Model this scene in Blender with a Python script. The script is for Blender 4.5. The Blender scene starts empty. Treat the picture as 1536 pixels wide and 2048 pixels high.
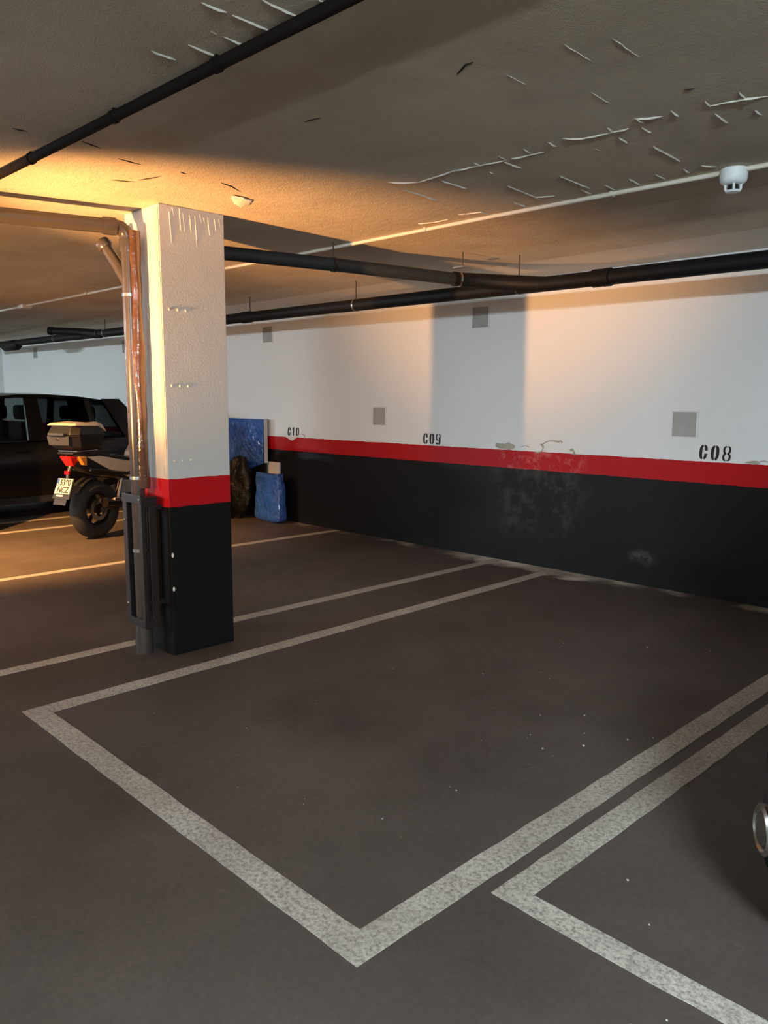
import bpy, bmesh, math, random
from mathutils import Vector, Matrix
random.seed(7)
scene = bpy.context.scene
COL = scene.collection
R = math.radians

# ------------------------------------------------------------------ camera
YAW, PITCH, ROLL, FPX = 0.797635, 0.142848, 0.002759, 1574.24
WY = 5.889          # back wall plane
H = 2.55            # ceiling height
f0 = Vector((-math.sin(YAW), math.cos(YAW), 0)); r0 = Vector((math.cos(YAW), math.sin(YAW), 0)); u0 = Vector((0, 0, 1))
fw = f0*math.cos(PITCH) - u0*math.sin(PITCH); up = u0*math.cos(PITCH) + f0*math.sin(PITCH)
rt = r0*math.cos(ROLL) + up*math.sin(ROLL); up2 = up*math.cos(ROLL) - r0*math.sin(ROLL)
cam = bpy.data.cameras.new('camera'); camo = bpy.data.objects.new('camera', cam); COL.objects.link(camo)
cam.sensor_fit = 'HORIZONTAL'; cam.sensor_width = 36; cam.lens = FPX/1536*36
cam.clip_start = 0.02; cam.clip_end = 100
camo.matrix_world = Matrix(((rt.x, up2.x, -fw.x, 0), (rt.y, up2.y, -fw.y, 0), (rt.z, up2.z, -fw.z, 1.5), (0, 0, 0, 1)))
scene.camera = camo
# ------------------------------------------------------------------ world, lights, exposure
w = bpy.data.worlds.new('garage_dark'); scene.world = w; w.use_nodes = True
w.node_tree.nodes['Background'].inputs[0].default_value = (0.9, 0.95, 1, 1)
w.node_tree.nodes['Background'].inputs[1].default_value = 0.0
scene.view_settings.view_transform = 'Standard'; scene.view_settings.look = 'None'
scene.view_settings.gamma = 1.0; scene.view_settings.use_curve_mapping = False
scene.view_settings.exposure = 0.0

def spot(name, loc, target, energy, color, angle, blend, radius):
    l = bpy.data.lights.new(name, 'SPOT'); l.energy = energy; l.color = color
    l.spot_size = R(angle); l.spot_blend = blend; l.shadow_soft_size = radius
    o = bpy.data.objects.new(name, l); COL.objects.link(o); o.location = loc
    o.rotation_euler = (Vector(target)-Vector(loc)).to_track_quat('-Z', 'Y').to_euler(); return o
# warm lamps of the aisle, left of the frame: one thrown up at the ceiling, one down at the bays
spot('warm_uplight', (-3.91, 0.10, 1.25), (-6.00, 2.85, 2.00), 190, (1.0, 0.48, 0.15), 122, 1.0, 0.035)
spot('warm_uplight_beam', (-3.91, 0.10, 1.25), (-4.40, 5.0, 3.40), 1150, (1.0, 0.47, 0.16), 55, 1.0, 0.035)
spot('warm_downlight', (-7.3, 0.9, 2.44), (-8.3, 2.45, 0.0), 2500, (1.0, 0.47, 0.13), 88, 1.0, 0.06)
TUBES = [  # x, y, length, angle(deg), strength, label   cool white ceiling battens, out of frame
    (0.5, -4.2, 1.2, 0, 820, 'fluorescent batten across the aisle behind the photographer'),
    (1.8, -0.5, 1.2, 0, 1900, 'fluorescent batten above the aisle on the right'),
    (-8.5, -4.5, 1.2, 0, 1050, 'fluorescent batten across the aisle to the left'),
    (-15.0, -2.5, 1.2, 0, 2300, 'fluorescent batten above the aisle at the far left'),
]
# ------------------------------------------------------------------ helpers
def lin(c):
    c = c/255.0
    return c/12.92 if c <= 0.04045 else ((c+0.055)/1.055)**2.4
def rgb(r, g, b): return (lin(r), lin(g), lin(b), 1)

BASE = {}
class MB:
    def __init__(s): s.v = []; s.f = []
    def add(s, vs, fs):
        o = len(s.v); s.v += [Vector(x) for x in vs]; s.f += [tuple(i+o for i in f) for f in fs]; return s
    def box(s, x0, x1, y0, y1, z0, z1, m=None):
        vs = [(x0,y0,z0),(x1,y0,z0),(x1,y1,z0),(x0,y1,z0),(x0,y0,z1),(x1,y0,z1),(x1,y1,z1),(x0,y1,z1)]
        if m: vs = [m @ Vector(q) for q in vs]
        return s.add(vs, [(3,2,1,0),(4,5,6,7),(0,1,5,4),(1,2,6,5),(2,3,7,6),(3,0,4,7)])
    def ring(s, c, ax, r, n, ref=None):
        ax = Vector(ax).normalized()
        a = ref if ref is not None else (Vector((0,0,1)) if abs(ax.z) < .9 else Vector((1,0,0)))
        u = ax.cross(a).normalized(); v = ax.cross(u)
        return [Vector(c)+u*(r*math.cos(2*math.pi*i/n))+v*(r*math.sin(2*math.pi*i/n)) for i in range(n)]
    def loft(s, rings, caps=True, close=True):
        n = len(rings[0]); vs = [q for r in rings for q in r]; fs = []
        for k in range(len(rings)-1):
            for i in range(n if close else n-1):
                j = (i+1) % n
                fs.append((k*n+i, k*n+j, (k+1)*n+j, (k+1)*n+i))
        if caps:
            fs.append(tuple(reversed(range(n)))); fs.append(tuple((len(rings)-1)*n+i for i in range(n)))
        return s.add(vs, fs)
    def cyl(s, p0, p1, r, r1=None, n=16):
        ax = Vector(p1)-Vector(p0)
        return s.loft([s.ring(p0, ax, r, n), s.ring(p1, ax, r if r1 is None else r1, n)])
    def tube(s, pts, r, n=12, closed=False):
        pts = [Vector(q) for q in pts]; rs = []
        ref = None
        for i, q in enumerate(pts):
            if closed: d = pts[(i+1) % len(pts)]-pts[i-1]
            else: d = pts[min(i+1, len(pts)-1)]-pts[max(i-1, 0)]
            d.normalize()
            if ref is None:
                ref = Vector((0,0,1)) if abs(d.z) < .9 else Vector((1,0,0))
            u = d.cross(ref).normalized(); ref = u.cross(d).normalized()
            rr = r[i] if isinstance(r, (list, tuple)) else r
            rs.append([q+u*(rr*math.cos(2*math.pi*k/n))+ref*(rr*math.sin(2*math.pi*k/n)) for k in range(n)])
        if closed: rs.append(rs[0]); return s.loft(rs, caps=False)
        return s.loft(rs)
    def lathe(s, prof, c, ax, n=24, ring=False):   # prof: (radius, along)
        ax = Vector(ax).normalized(); rs = [s.ring(Vector(c)+ax*a, ax, max(r, 1e-4), n) for r, a in prof]
        if ring: return s.loft(rs+rs[:1], caps=False)
        return s.loft(rs)
    def prism(s, poly, plane, a, b):   # extrude 2D polygon; plane 'xz' -> along y, 'yz' -> along x, 'xy' -> along z
        def P(q, t):
            return (q[0], t, q[1]) if plane == 'xz' else ((t, q[0], q[1]) if plane == 'yz' else (q[0], q[1], t))
        n = len(poly); vs = [P(q, a) for q in poly]+[P(q, b) for q in poly]
        fs = [tuple(range(n)), tuple(reversed(range(n, 2*n)))]+[(i, i+n, (i+1) % n+n, (i+1) % n) for i in range(n)]
        return s.add(vs, fs)
    def sphere(s, c, r, n=12, m=8, sc=(1,1,1)):
        rs = []
        for k in range(m+1):
            t = math.pi*k/m
            rs.append([Vector((c[0]+sc[0]*r*math.sin(t)*math.cos(2*math.pi*i/n)+1e-6*i, c[1]+sc[1]*r*math.sin(t)*math.sin(2*math.pi*i/n), c[2]+sc[2]*r*math.cos(t))) for i in range(n)])
        return s.loft(rs, caps=False)
    def xf(s, m): s.v = [m @ q for q in s.v]; return s
    def build(s, name, mat, parent=None, bevel=0, seg=2, smooth=True, angle=38, label=None, off=None):
        me = bpy.data.meshes.new(name)
        o3 = Vector(off) if off is not None else Vector(BASE.get(parent.name, (0,0,0)) if parent is not None else (0,0,0))
        me.from_pydata([tuple(q-o3) for q in s.v], [], s.f)
        bm = bmesh.new(); bm.from_mesh(me)
        bmesh.ops.remove_doubles(bm, verts=bm.verts, dist=1e-5)
        bmesh.ops.recalc_face_normals(bm, faces=bm.faces)
        if bevel:
            es = [e for e in bm.edges if len(e.link_faces) == 2 and e.calc_face_angle(0) > R(30)]
            bmesh.ops.bevel(bm, geom=es, offset=bevel, segments=seg, affect='EDGES', profile=.5, clamp_overlap=True)
        bm.to_mesh(me); bm.free()
        if smooth:
            me.polygons.foreach_set('use_smooth', [True]*len(me.polygons)); me.set_sharp_from_angle(angle=R(angle))
        if mat: me.materials.append(mat)
        o = bpy.data.objects.new(name, me); COL.objects.link(o)
        if bevel and smooth:
            wn = o.modifiers.new('weighted_normal', 'WEIGHTED_NORMAL'); wn.keep_sharp = True; wn.weight = 90
        if parent is not None: o.parent = parent; BASE[o.name] = tuple(o3)
        if label: o['label'] = label
        return o

def tag(o, label, cat, group=None, kind=None):
    o['label'] = label
    if cat: o['category'] = cat
    if group: o['group'] = group
    if kind: o['kind'] = kind
    return o
def thing(name, base, label, cat, group=None, rot=0, local=False):
    o = bpy.data.objects.new(name, None); COL.objects.link(o); o.location = base; o.rotation_euler = (0,0,rot)
    o.empty_display_size = .1
    BASE[o.name] = (0, 0, 0) if local else tuple(base)
    return tag(o, label, cat, group)
def struct(o, label=None):
    o['kind'] = 'structure'
    if label: o['label'] = label
    return o
def copy_thing(root, loc, label):
    c = root.copy(); COL.objects.link(c); c.location = loc; c['label'] = label
    for ch in list(root.children):
        d = ch.copy(); COL.objects.link(d); d.parent = c
        for g in ch.children:
            e = g.copy(); COL.objects.link(e); e.parent = d
    return c

# ------------------------------------------------------------------ materials
class NT:
    def __init__(s, name):
        s.m = bpy.data.materials.new(name); s.m.use_nodes = True; s.t = s.m.node_tree; s.b = s.t.nodes['Principled BSDF']
        s.co = s.t.nodes.new('ShaderNodeTexCoord')
    def n(s, typ, **kw):
        x = s.t.nodes.new(typ)
        for k, v in kw.items(): setattr(x, k, v)
        return x
    def l(s, a, b): s.t.links.new(a, b)
    def set(s, i, v):
        s.b.inputs[i].default_value = v
    def noise(s, scale, detail=4, rough=.55, vec=None, dist=0):
        x = s.n('ShaderNodeTexNoise'); x.inputs['Scale'].default_value = scale; x.inputs['Detail'].default_value = detail
        x.inputs['Roughness'].default_value = rough; x.inputs['Distortion'].default_value = dist
        s.l(vec if vec is not None else s.co.outputs['Object'], x.inputs['Vector']); return x.outputs['Fac']
    def ramp(s, fac, stops):
        x = s.n('ShaderNodeValToRGB'); e = x.color_ramp.elements
        while len(e) < len(stops): e.new(.5)
        for q, (pos, c) in zip(e, stops): q.position = pos; q.color = c if len(c) == 4 else (*c, 1)
        s.l(fac, x.inputs['Fac']); return x.outputs['Color']
    def mix(s, fac, a, b, typ='MIX'):
        x = s.n('ShaderNodeMix', data_type='RGBA', blend_type=typ)
        if isinstance(fac, (int, float)): x.inputs[0].default_value = fac
        else: s.l(fac, x.inputs[0])
        for i, v in ((6, a), (7, b)):
            if isinstance(v, tuple): x.inputs[i].default_value = v
            else: s.l(v, x.inputs[i])
        return x.outputs[2]
    def math(s, op, a, b=None, c=None, clamp=False):
        x = s.n('ShaderNodeMath', operation=op, use_clamp=clamp)
        for i, v in enumerate((a, b, c)):
            if v is None: continue
            if isinstance(v, (int, float)): x.inputs[i].default_value = v
            else: s.l(v, x.inputs[i])
        return x.outputs[0]
    def xyz(s):
        x = s.n('ShaderNodeSeparateXYZ'); s.l(s.co.outputs['Object'], x.inputs[0]); return x.outputs
    def box(s, c, cx, hw, soft):      # soft window |c-cx|<hw
        d = s.math('ABSOLUTE', s.math('SUBTRACT', c, cx))
        return s.math('DIVIDE', s.math('SUBTRACT', hw+soft, d), soft, clamp=True)
    def bump(s, h, strength=.2, dist=.01):
        x = s.n('ShaderNodeBump'); x.inputs['Strength'].default_value = strength; x.inputs['Distance'].default_value = dist
        s.l(h, x.inputs['Height']); s.l(x.outputs[0], s.b.inputs['Normal'])
    def color(s, c): s.l(c, s.b.inputs['Base Color'])
    def rough(s, c): s.l(c, s.b.inputs['Roughness'])

def plain(name, col, rough=.5, metal=0, spec=None, bumps=None, var=.06, coat=0):
    t = NT(name); n = t.noise(14, 3)
    c0 = tuple(max(0, q*(1-var)) for q in col[:3])+(1,); c1 = tuple(min(1, q*(1+var)) for q in col[:3])+(1,)
    t.color(t.ramp(n, [(.3, c0), (.7, c1)])); t.set('Roughness', rough); t.set('Metallic', metal)
    if spec is not None: t.set('Specular IOR Level', spec)
    if coat: t.set('Coat Weight', coat); t.set('Coat Roughness', .08)
    if bumps: t.bump(t.noise(bumps[0], 4), bumps[1], bumps[2])
    return t.m

def banded(name, z_black, z_red, white, seed=0, stains=True):
    t = NT(name); X, Y, Z = t.xyz()
    j = t.math('MULTIPLY', t.math('SUBTRACT', t.noise(9, 4), .5), .014)
    zz = t.math('ADD', Z, j)
    big = t.noise(1.1, 4); fine = t.noise(60, 3)
    wcol = t.mix(t.math('MULTIPLY', big, .35), white, tuple(q*.86 for q in white[:3])+(1,))
    red = t.mix(t.math('MULTIPLY', t.noise(5, 5), .4), rgb(180, 20, 26), rgb(160, 17, 23))
    blk = t.mix(t.math('MULTIPLY', t.noise(2.2, 5), .5), rgb(17, 17, 17), rgb(28, 27, 26))
    if stains:   # salt bloom and scuffs on the dado right of C09
        m1 = t.math('MULTIPLY', t.box(X, -4.05, .30, .30), t.box(Z, .62, .20, .22))
        s1 = t.ramp(t.noise(6.5, 7, .7), [(.47, (0,0,0)), (.72, (1,1,1))])
        blk = t.mix(t.math('MULTIPLY', t.math('MULTIPLY', m1, s1), .09), blk, rgb(190, 186, 178))
        m2 = t.math('MULTIPLY', t.box(t.math('ADD', X, t.math('MULTIPLY', t.noise(7, 4), .12)), -2.96, .05, .10), t.box(t.math('ADD', t.math('ADD', Z, t.math('MULTIPLY', t.noise(9, 4), .10)), t.math('MULTIPLY', X, .12)), -.085, .012, .05))
        blk = t.mix(t.math('MULTIPLY', t.math('MULTIPLY', m2, t.ramp(t.noise(11, 5, .65), [(.4, (0,0,0)), (.65, (1,1,1))])), .16), blk, rgb(200, 198, 190))
        m3 = t.math('MULTIPLY', t.box(X, -4.05, .32, .2), t.ramp(t.noise(13, 5, .65), [(.5, (0,0,0)), (.68, (1,1,1))]))
        red = t.mix(t.math('MULTIPLY', m3, .38), red, rgb(225, 150, 145))
    k1 = t.math('GREATER_THAN', zz, z_black); k2 = t.math('GREATER_THAN', zz, z_red)
    t.color(t.mix(k2, t.mix(k1, blk, red), wcol))
    t.rough(t.math('ADD', t.math('MULTIPLY', k2, .32), t.math('ADD', .42, t.math('MULTIPLY', fine, .1))))
    t.set('Specular IOR Level', .18)
    t.bump(t.math('ADD', t.noise(90, 4), t.math('MULTIPLY', t.noise(7, 3), 1.2)), .22, .006)
    return t.m
M = {}
M['wall'] = banded('banded_wall_paint', .872, 1.036, rgb(232, 232, 228))
M['column'] = banded('banded_column_paint', .879, 1.042, rgb(196, 194, 187), stains=False)

t = NT('floor_paint'); X, Y, Z = t.xyz()
base = t.ramp(t.noise(.9, 6, .6), [(.28, rgb(67, 60, 55)), (.72, rgb(92, 83, 77))])
sp = t.ramp(t.noise(42, 4, .7), [(.30, (.82,.82,.82)), (.75, (1.12,1.12,1.12))])
base = t.mix(1.0, base, sp, 'MULTIPLY')
wr = t.ramp(t.noise(3.2, 8, .72, dist=1.2), [(.62, (0,0,0)), (.80, (1,1,1))])
base = t.mix(t.math('MULTIPLY', wr, .16), base, rgb(160, 152, 144))
# white salt bloom where the floor meets the wall
edge = t.math('DIVIDE', t.math('SUBTRACT', t.math('ADD', Y, t.math('MULTIPLY', t.noise(4.5, 5), .22)), WY-.07), .08, clamp=True)
edge2 = t.math('DIVIDE', t.math('SUBTRACT', t.math('ADD', Y, t.math('MULTIPLY', t.noise(3.5, 6, .65), .45)), WY-.02), .12, clamp=True)
sb = t.math('MULTIPLY', edge2, t.math('MULTIPLY', t.box(X, -4.1, .55, .5), t.ramp(t.noise(2.8, 5), [(.3, (.2,.2,.2)), (.6, (1,1,1))])))
sb2 = t.math('MULTIPLY', edge, t.math('MULTIPLY', t.box(X, -4.6, 3.1, .6), t.ramp(t.noise(2.1, 4), [(.50, (0,0,0)), (.66, (1,1,1))])))
base = t.mix(t.math('MAXIMUM', t.math('MULTIPLY', sb, 1.0), t.math('MULTIPLY', sb2, .6)), base, rgb(214, 208, 194))
oil = t.math('MULTIPLY', t.box(X, -2.75, .18, .3), t.box(Y, 2.35, .12, .25))
base = t.mix(t.math('MULTIPLY', t.math('MULTIPLY', oil, t.noise(5, 3)), .8), base, rgb(44, 40, 38))
t.color(base); t.set('Specular IOR Level', .16); t.rough(t.math('ADD', .42, t.math('MULTIPLY', t.noise(5, 5), .25)))
t.bump(t.math('ADD', t.noise(120, 3), t.noise(14, 3)), .15, .004); M['floor'] = t.m

t = NT('worn_line_paint')
wear = t.ramp(t.noise(70, 6, .75), [(.36, (0,0,0)), (.56, (1,1,1))])
tone = t.ramp(t.noise(3.5, 5), [(.3, rgb(158, 151, 139)), (.7, rgb(192, 186, 173))])
t.color(t.mix(wear, rgb(112, 105, 97), tone)); t.set('Roughness', .55); t.bump(t.noise(70, 5), .35, .006); M['line'] = t.m

t = NT('board_marked_concrete'); X, Y, Z = t.xyz()
b0 = t.ramp(t.noise(.8, 6, .6), [(.30, rgb(190, 176, 154)), (.70, rgb(226, 212, 190))])
v = t.n('ShaderNodeMapping'); v.inputs['Scale'].default_value = (5, .6, 1); t.l(t.co.outputs['Object'], v.inputs[0])
b0 = t.mix(t.math('MULTIPLY', t.noise(1.6, 4, vec=v.outputs[0]), .35), b0, rgb(180, 165, 142))
blot = t.ramp(t.noise(1.7, 3), [(.55, (0,0,0)), (.75, (1,1,1))])
b0 = t.mix(t.math('MULTIPLY', blot, .3), b0, rgb(150, 136, 118))
strip = t.math('GREATER_THAN', t.math('ADD', Y, t.math('MULTIPLY', t.noise(6, 4), .04)), 5.22)
b0 = t.mix(t.math('MULTIPLY', strip, .75), b0, rgb(224, 218, 208))
t.color(b0); t.set('Roughness', .85); t.set('Specular IOR Level', .2)
t.bump(t.math('ADD', t.noise(150, 4), t.math('MULTIPLY', t.noise(18, 6, .65), 1.6)), .5, .010); M['ceiling'] = t.m

M['fin'] = plain('cement_fin', rgb(205, 200, 186), .8)
M['sliver'] = plain('dark_sliver', rgb(34, 24, 16), .9)
M['plaster'] = plain('bare_plaster', rgb(172, 166, 148), .9, bumps=(40, .5, .01), var=.2)
M['plaster_lip'] = plain('loose_plaster', rgb(226, 222, 212), .85, bumps=(40, .4, .01))
M['stencil'] = plain('stencil_black', rgb(16, 16, 17), .6)
M['pipe_black'] = plain('black_drain_plastic', rgb(22, 22, 23), .55, spec=.2, bumps=(30, .1, .004))
M['pipe_dark'] = plain('dark_grey_drain_plastic', rgb(46, 50, 52), .55, spec=.25)
M['pipe_grey'] = plain('grey_drain_plastic', rgb(64, 58, 53), .26)
M['pipe_brown'] = plain('dark_brown_conduit', rgb(26, 21, 17), .8, spec=.1)
M['conduit'] = plain('white_conduit', rgb(214, 206, 190), .5)
M['steel'] = plain('galvanised_steel', rgb(190, 188, 182), .3, 1)
M['rod'] = plain('threaded_rod', rgb(80, 76, 70), .5, .8)
M['guard'] = plain('black_guard_steel', rgb(46, 40, 36), .38, .3)
M['rubber'] = plain('black_rubber', rgb(26, 25, 24), .75, bumps=(60, .2, .004))
M['film'] = None
t = NT('brown_packing_film'); t.color(t.ramp(t.noise(6, 4), [(.3, rgb(72, 50, 35)), (.7, rgb(100, 70, 48))])); t.set('Roughness', .16); t.set('Coat Weight', .6); t.set('Alpha', .92)
t.bump(t.noise(7, 4, .6, dist=1.0), .4, .02); M['film'] = t.m
M['vent'] = plain('grey_louvre', rgb(182, 180, 174), .5)
M['vent_dark'] = plain('vent_cavity', rgb(52, 50, 48), .9)
M['vent_frame'] = plain('white_vent_frame', rgb(226, 225, 220), .5)
M['detector'] = plain('pale_detector_plastic', rgb(222, 228, 224), .35)
M['bead'] = plain('scuffed_corner_bead', rgb(196, 184, 160), .7, var=.2)
t = NT('blue_polythene'); t.color(t.ramp(t.noise(5, 5), [(.3, rgb(30, 72, 142)), (.7, rgb(52, 104, 186))])); t.set('Roughness', .16); t.set('Coat Weight', .8); t.set('Coat Roughness', .06)
t.bump(t.noise(10, 5, .6, dist=1.4), 1.0, .05); M['blue'] = t.m
t = NT('black_polythene'); t.color(t.ramp(t.noise(5, 5), [(.3, rgb(7, 7, 8)), (.7, rgb(14, 14, 14))])); t.set('Roughness', .4); t.set('Specular IOR Level', .3)
t.bump(t.noise(10, 5, .6, dist=1.2), .8, .03); M['blackbag'] = t.m
M['board'] = plain('grey_board', rgb(196, 196, 192), .7)
M['tube_body'] = plain('white_luminaire', rgb(220, 220, 216), .5)
t = NT('black_car_paint'); t.color(t.ramp(t.noise(3, 2), [(.3, rgb(10, 10, 12)), (.7, rgb(13, 13, 15))])); t.set('Roughness', .25); t.set('Specular IOR Level', .3); t.set('Coat Weight', .1); t.set('Coat Roughness', .05); M['car'] = t.m
t = NT('car_glass'); t.color(t.ramp(t.noise(2, 2), [(.3, (.70,.78,.76,1)), (.7, (.74,.82,.80,1))])); t.set('Roughness', .02); t.set('Transmission Weight', 1); t.set('IOR', 1.05); M['glass'] = t.m
t = NT('tinted_car_glass'); t.color(t.ramp(t.noise(2, 2), [(.3, (.16,.18,.18,1)), (.7, (.19,.21,.21,1))])); t.set('Roughness', .03); t.set('Transmission Weight', 1); t.set('IOR', 1.05); M['tint'] = t.m
M['trim'] = plain('black_trim', rgb(20, 20, 20), .6)
M['seat'] = plain('dark_seat_cloth', rgb(24, 23, 23), .9)
M['alloy'] = plain('silver_alloy', rgb(190, 188, 184), .28, 1)
M['dark_alloy'] = plain('dark_alloy', rgb(42, 39, 36), .35, .8)
M['chrome'] = plain('chrome', rgb(225, 222, 215), .12, 1)
M['redlens'] = plain('red_lens', rgb(190, 16, 18), .2, coat=.5)
M['amber'] = plain('amber_lens', rgb(220, 130, 50), .2, coat=.5)
M['lens'] = plain('clear_lens', rgb(190, 190, 185), .12, coat=.6)
M['bike_panel'] = plain('satin_silver_panel', rgb(206, 192, 170), .4, .1)
M['bike_black'] = plain('bike_black_plastic', rgb(24, 23, 22), .42)
M['case_face'] = plain('grey_case_face', rgb(52, 51, 50), .45)
M['plate'] = plain('plate_white', rgb(196, 190, 172), .45)
M['plate_blue'] = plain('plate_blue', rgb(30, 60, 150), .5)
M['engine'] = plain('engine_metal', rgb(92, 86, 78), .4, .7)
M['grit'] = plain('pale_grit', rgb(170, 164, 154), .8)
def emit(name, col, s):
    m = bpy.data.materials.new(name); m.use_nodes = True; b = m.node_tree.nodes['Principled BSDF']
    b.inputs['Base Color'].default_value = (.9,.9,.9,1); b.inputs['Emission Color'].default_value = (*col, 1); b.inputs['Emission Strength'].default_value = s; return m
# ------------------------------------------------------------------ the setting
X0, X1, Y0 = -17.3, 6.0, -6.5
floor = struct(MB().box(X0-.2, X1+.2, Y0-.2, WY+.2, -.2, 0).build('floor', M['floor'], smooth=False), 'dark painted concrete garage floor')
ceil = struct(MB().box(X0-.2, X1+.2, Y0-.2, WY+.2, H, H+.25).build('ceiling', M['ceiling'], smooth=False), 'board-marked concrete ceiling')
wall = struct(MB().box(X0-.2, X1+.2, WY, WY+.2, 0, H).build('wall_back', M['wall'], smooth=False), 'white wall with red stripe over black dado')
struct(MB().box(X0-.2, X0, Y0, WY, 0, H).build('wall_left', M['wall'], smooth=False), 'side wall at the far left end')
struct(MB().box(X1, X1+.2, Y0, WY, 0, H).build('wall_right', M['wall'], smooth=False), 'side wall at the right end')
struct(MB().box(X0-.2, X1+.2, Y0-.2, Y0, 0, H).build('wall_front', M['wall'], smooth=False), 'wall across the driving aisle')

def wavy(pts, amp, step, rnd):
    out = []
    for a, b in zip(pts, pts[1:]+pts[:1]):
        a, b = Vector(a), Vector(b); L = (b-a).length; n = max(1, int(L/step)); nn = Vector((-(b-a).y, (b-a).x))/max(L, 1e-6)
        for i in range(n):
            out.append(a+(b-a)*(i/n)+nn*((rnd.random()-.5)*amp if i else 0))
    return out
rnd = random.Random(3)
def line(pts, label=None):
    o = MB().prism([tuple(q) for q in wavy(pts, .005, .09, rnd)], 'xy', 0.0, .0022).build('painted_line', M['line'], floor, smooth=False, label=label); return o
# bay C09 in front of the camera
line([(-3.81,1.28),(-1.41,1.28),(-1.41,1.385),(-3.81,1.385)], 'white line closing the empty bay towards the aisle')
line([(-3.81,1.387),(-3.70,1.387),(-3.79,5.86),(-3.89,5.86)], 'white line between the empty bay and the column')
line([(-1.515,1.387),(-1.41,1.387),(-1.405,5.86),(-1.505,5.86)])
# bay of the right-hand car
line([(-1.36,1.79),(1.25,1.79),(1.25,1.875),(-1.36,1.875)])
line([(-1.36,1.877),(-1.262,1.877),(-1.232,5.86),(-1.325,5.86)])
line([(1.15,1.877),(1.25,1.877),(1.25,5.86),(1.15,5.86)])
# bays beyond the column
line([(-6.84,1.28),(-4.39,1.28),(-4.39,1.375),(-6.84,1.375)])
line([(-4.495,1.377),(-4.40,1.377),(-4.415,5.86),(-4.515,5.86)])
line([(-6.84,1.377),(-6.745,1.377),(-6.725,5.86),(-6.825,5.86)])
line([(-9.26,1.30),(-9.16,1.30),(-9.12,5.86),(-9.22,5.86)])
line([(-9.98,1.30),(-9.88,1.30),(-9.86,5.86),(-9.96,5.86)])
line([(-12.36,1.30),(-12.26,1.30),(-12.26,5.86),(-12.36,5.86)])

# loose grit on the floor of the empty bay
g = MB()
for x, y, r in [(-2.05,3.05,.006),(-1.79,3.02,.006),(-1.72,2.9,.011),(-1.95,2.83,.006),(-1.83,2.75,.009),(-1.9,3.2,.008),(-1.62,3.1,.008),(-1.55,3.2,.007),(-1.5,3.02,.006),(-2.9,1.95,.006),(-1.85,2.2,.007),(-1.9,1.85,.006),(-1.1,2.15,.008),(-.95,2.0,.006),(-.8,1.62,.011),(-.75,1.7,.006),(-2.6,4.1,.008),(-2.3,3.5,.007),(-2.6,3.3,.006),(-2.2,4.4,.009),(-1.9,4.6,.006),(-3.0,3.0,.006)]:
    g.sphere((x, y, r*.3), r*.62, 6, 4, (1, .8, .6))
for k in range(70):
    x, y = random.uniform(-3.6,-1.5), random.uniform(1.5,5.4); r = random.uniform(.001,.0022); g.sphere((x, y, r*.5), r, 5, 3)
tag(g.build('grit', M['grit'], smooth=False), 'pale grit scattered over the floor of the empty bay', 'grit', kind='stuff')

# ---- writing stencilled on the wall
def sup(a, b, t, e=2.6):
    c, s = math.cos(t), math.sin(t)
    return (a*math.copysign(abs(c)**(2/e), c), b*math.copysign(abs(s)**(2/e), s))
def arc(mb, cx, cz, a, b, th, t0, t1, n=14):
    o = [sup(a, b, R(t0+(t1-t0)*i/n)) for i in range(n+1)]; i_ = [sup(a-th, b-th*.62, R(t0+(t1-t0)*i/n)) for i in range(n+1)]
    for k in range(n):
        mb.append([(cx+q[0], cz+q[1]) for q in (o[k], o[k+1], i_[k+1], i_[k])])
def glyph(ch):
    P = []; th = .20
    if ch == '0':
        arc(P, .28, .5, .28, .5, th, 96, 264); arc(P, .28, .5, .28, .5, th, -84, 84)
    elif ch == 'C':
        arc(P, .28, .5, .28, .5, th, 96, 264); arc(P, .28, .5, .28, .5, th, 18, 84); arc(P, .28, .5, .28, .5, th, -84, -18)
        P.append([(.56-th, .60), (.56, .60), (.56, .68), (.56-th, .68)]); P.append([(.56-th, .32), (.56, .32), (.56, .40), (.56-th, .40)])
    elif ch == '8':
        arc(P, .28, .735, .26, .265, .13, 97, 263); arc(P, .28, .735, .26, .265, .13, -83, 83)
        arc(P, .28, .265, .28, .275, .14, 97, 263); arc(P, .28, .265, .28, .275, .14, -83, 83)
    elif ch == '9':
        arc(P, .28, .68, .28, .32, .14, 97, 263); arc(P, .28, .68, .28, .32, .14, -83, 83)
        P.append([(.56-th, .30), (.56, .30), (.56, .70), (.56-th, .70)])
        arc(P, .28, .30, .28, .30, th, -84, 0); arc(P, .28, .30, .28, .30, th, 200, 264)
    elif ch == '1':
        P.append([(.22, 0), (.22+th, 0), (.22+th, 1), (.22, 1)]); P.append([(.08, .74), (.20, .80), (.20, 1), (.16, .90), (.08, .86)])
    return P
def write(text, x, z, h, step, shear, clip=None, rot=0.0):
    for k, ch in enumerate(text):
        mb = MB()
        for q in glyph(ch):
            pts = []
            for a, b in q:
                b2 = b
                if clip is not None: b2 = max(b, clip[0]+clip[1]*(a+k*1.1))
                xx, zz = (a+shear*b2)*h, b2*h
                pts.append((x+k*step+xx, z+zz-rot*(k*step)))
            mb.prism(pts, 'xz', WY-.0016, WY)
        o = mb.build('stencil_character', M['stencil'], wall, smooth=False)
        if k == 0: o['label'] = 'black stencilled bay number %s, first character' % text
write('C08', -2.612, 1.052, .112, .088, .06, rot=.02)
write('C09', -5.468, 1.046, .112, .086, .03)
write('C10', -7.725, 1.052, .104, .083, .10, clip=(.0, .025))

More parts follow.
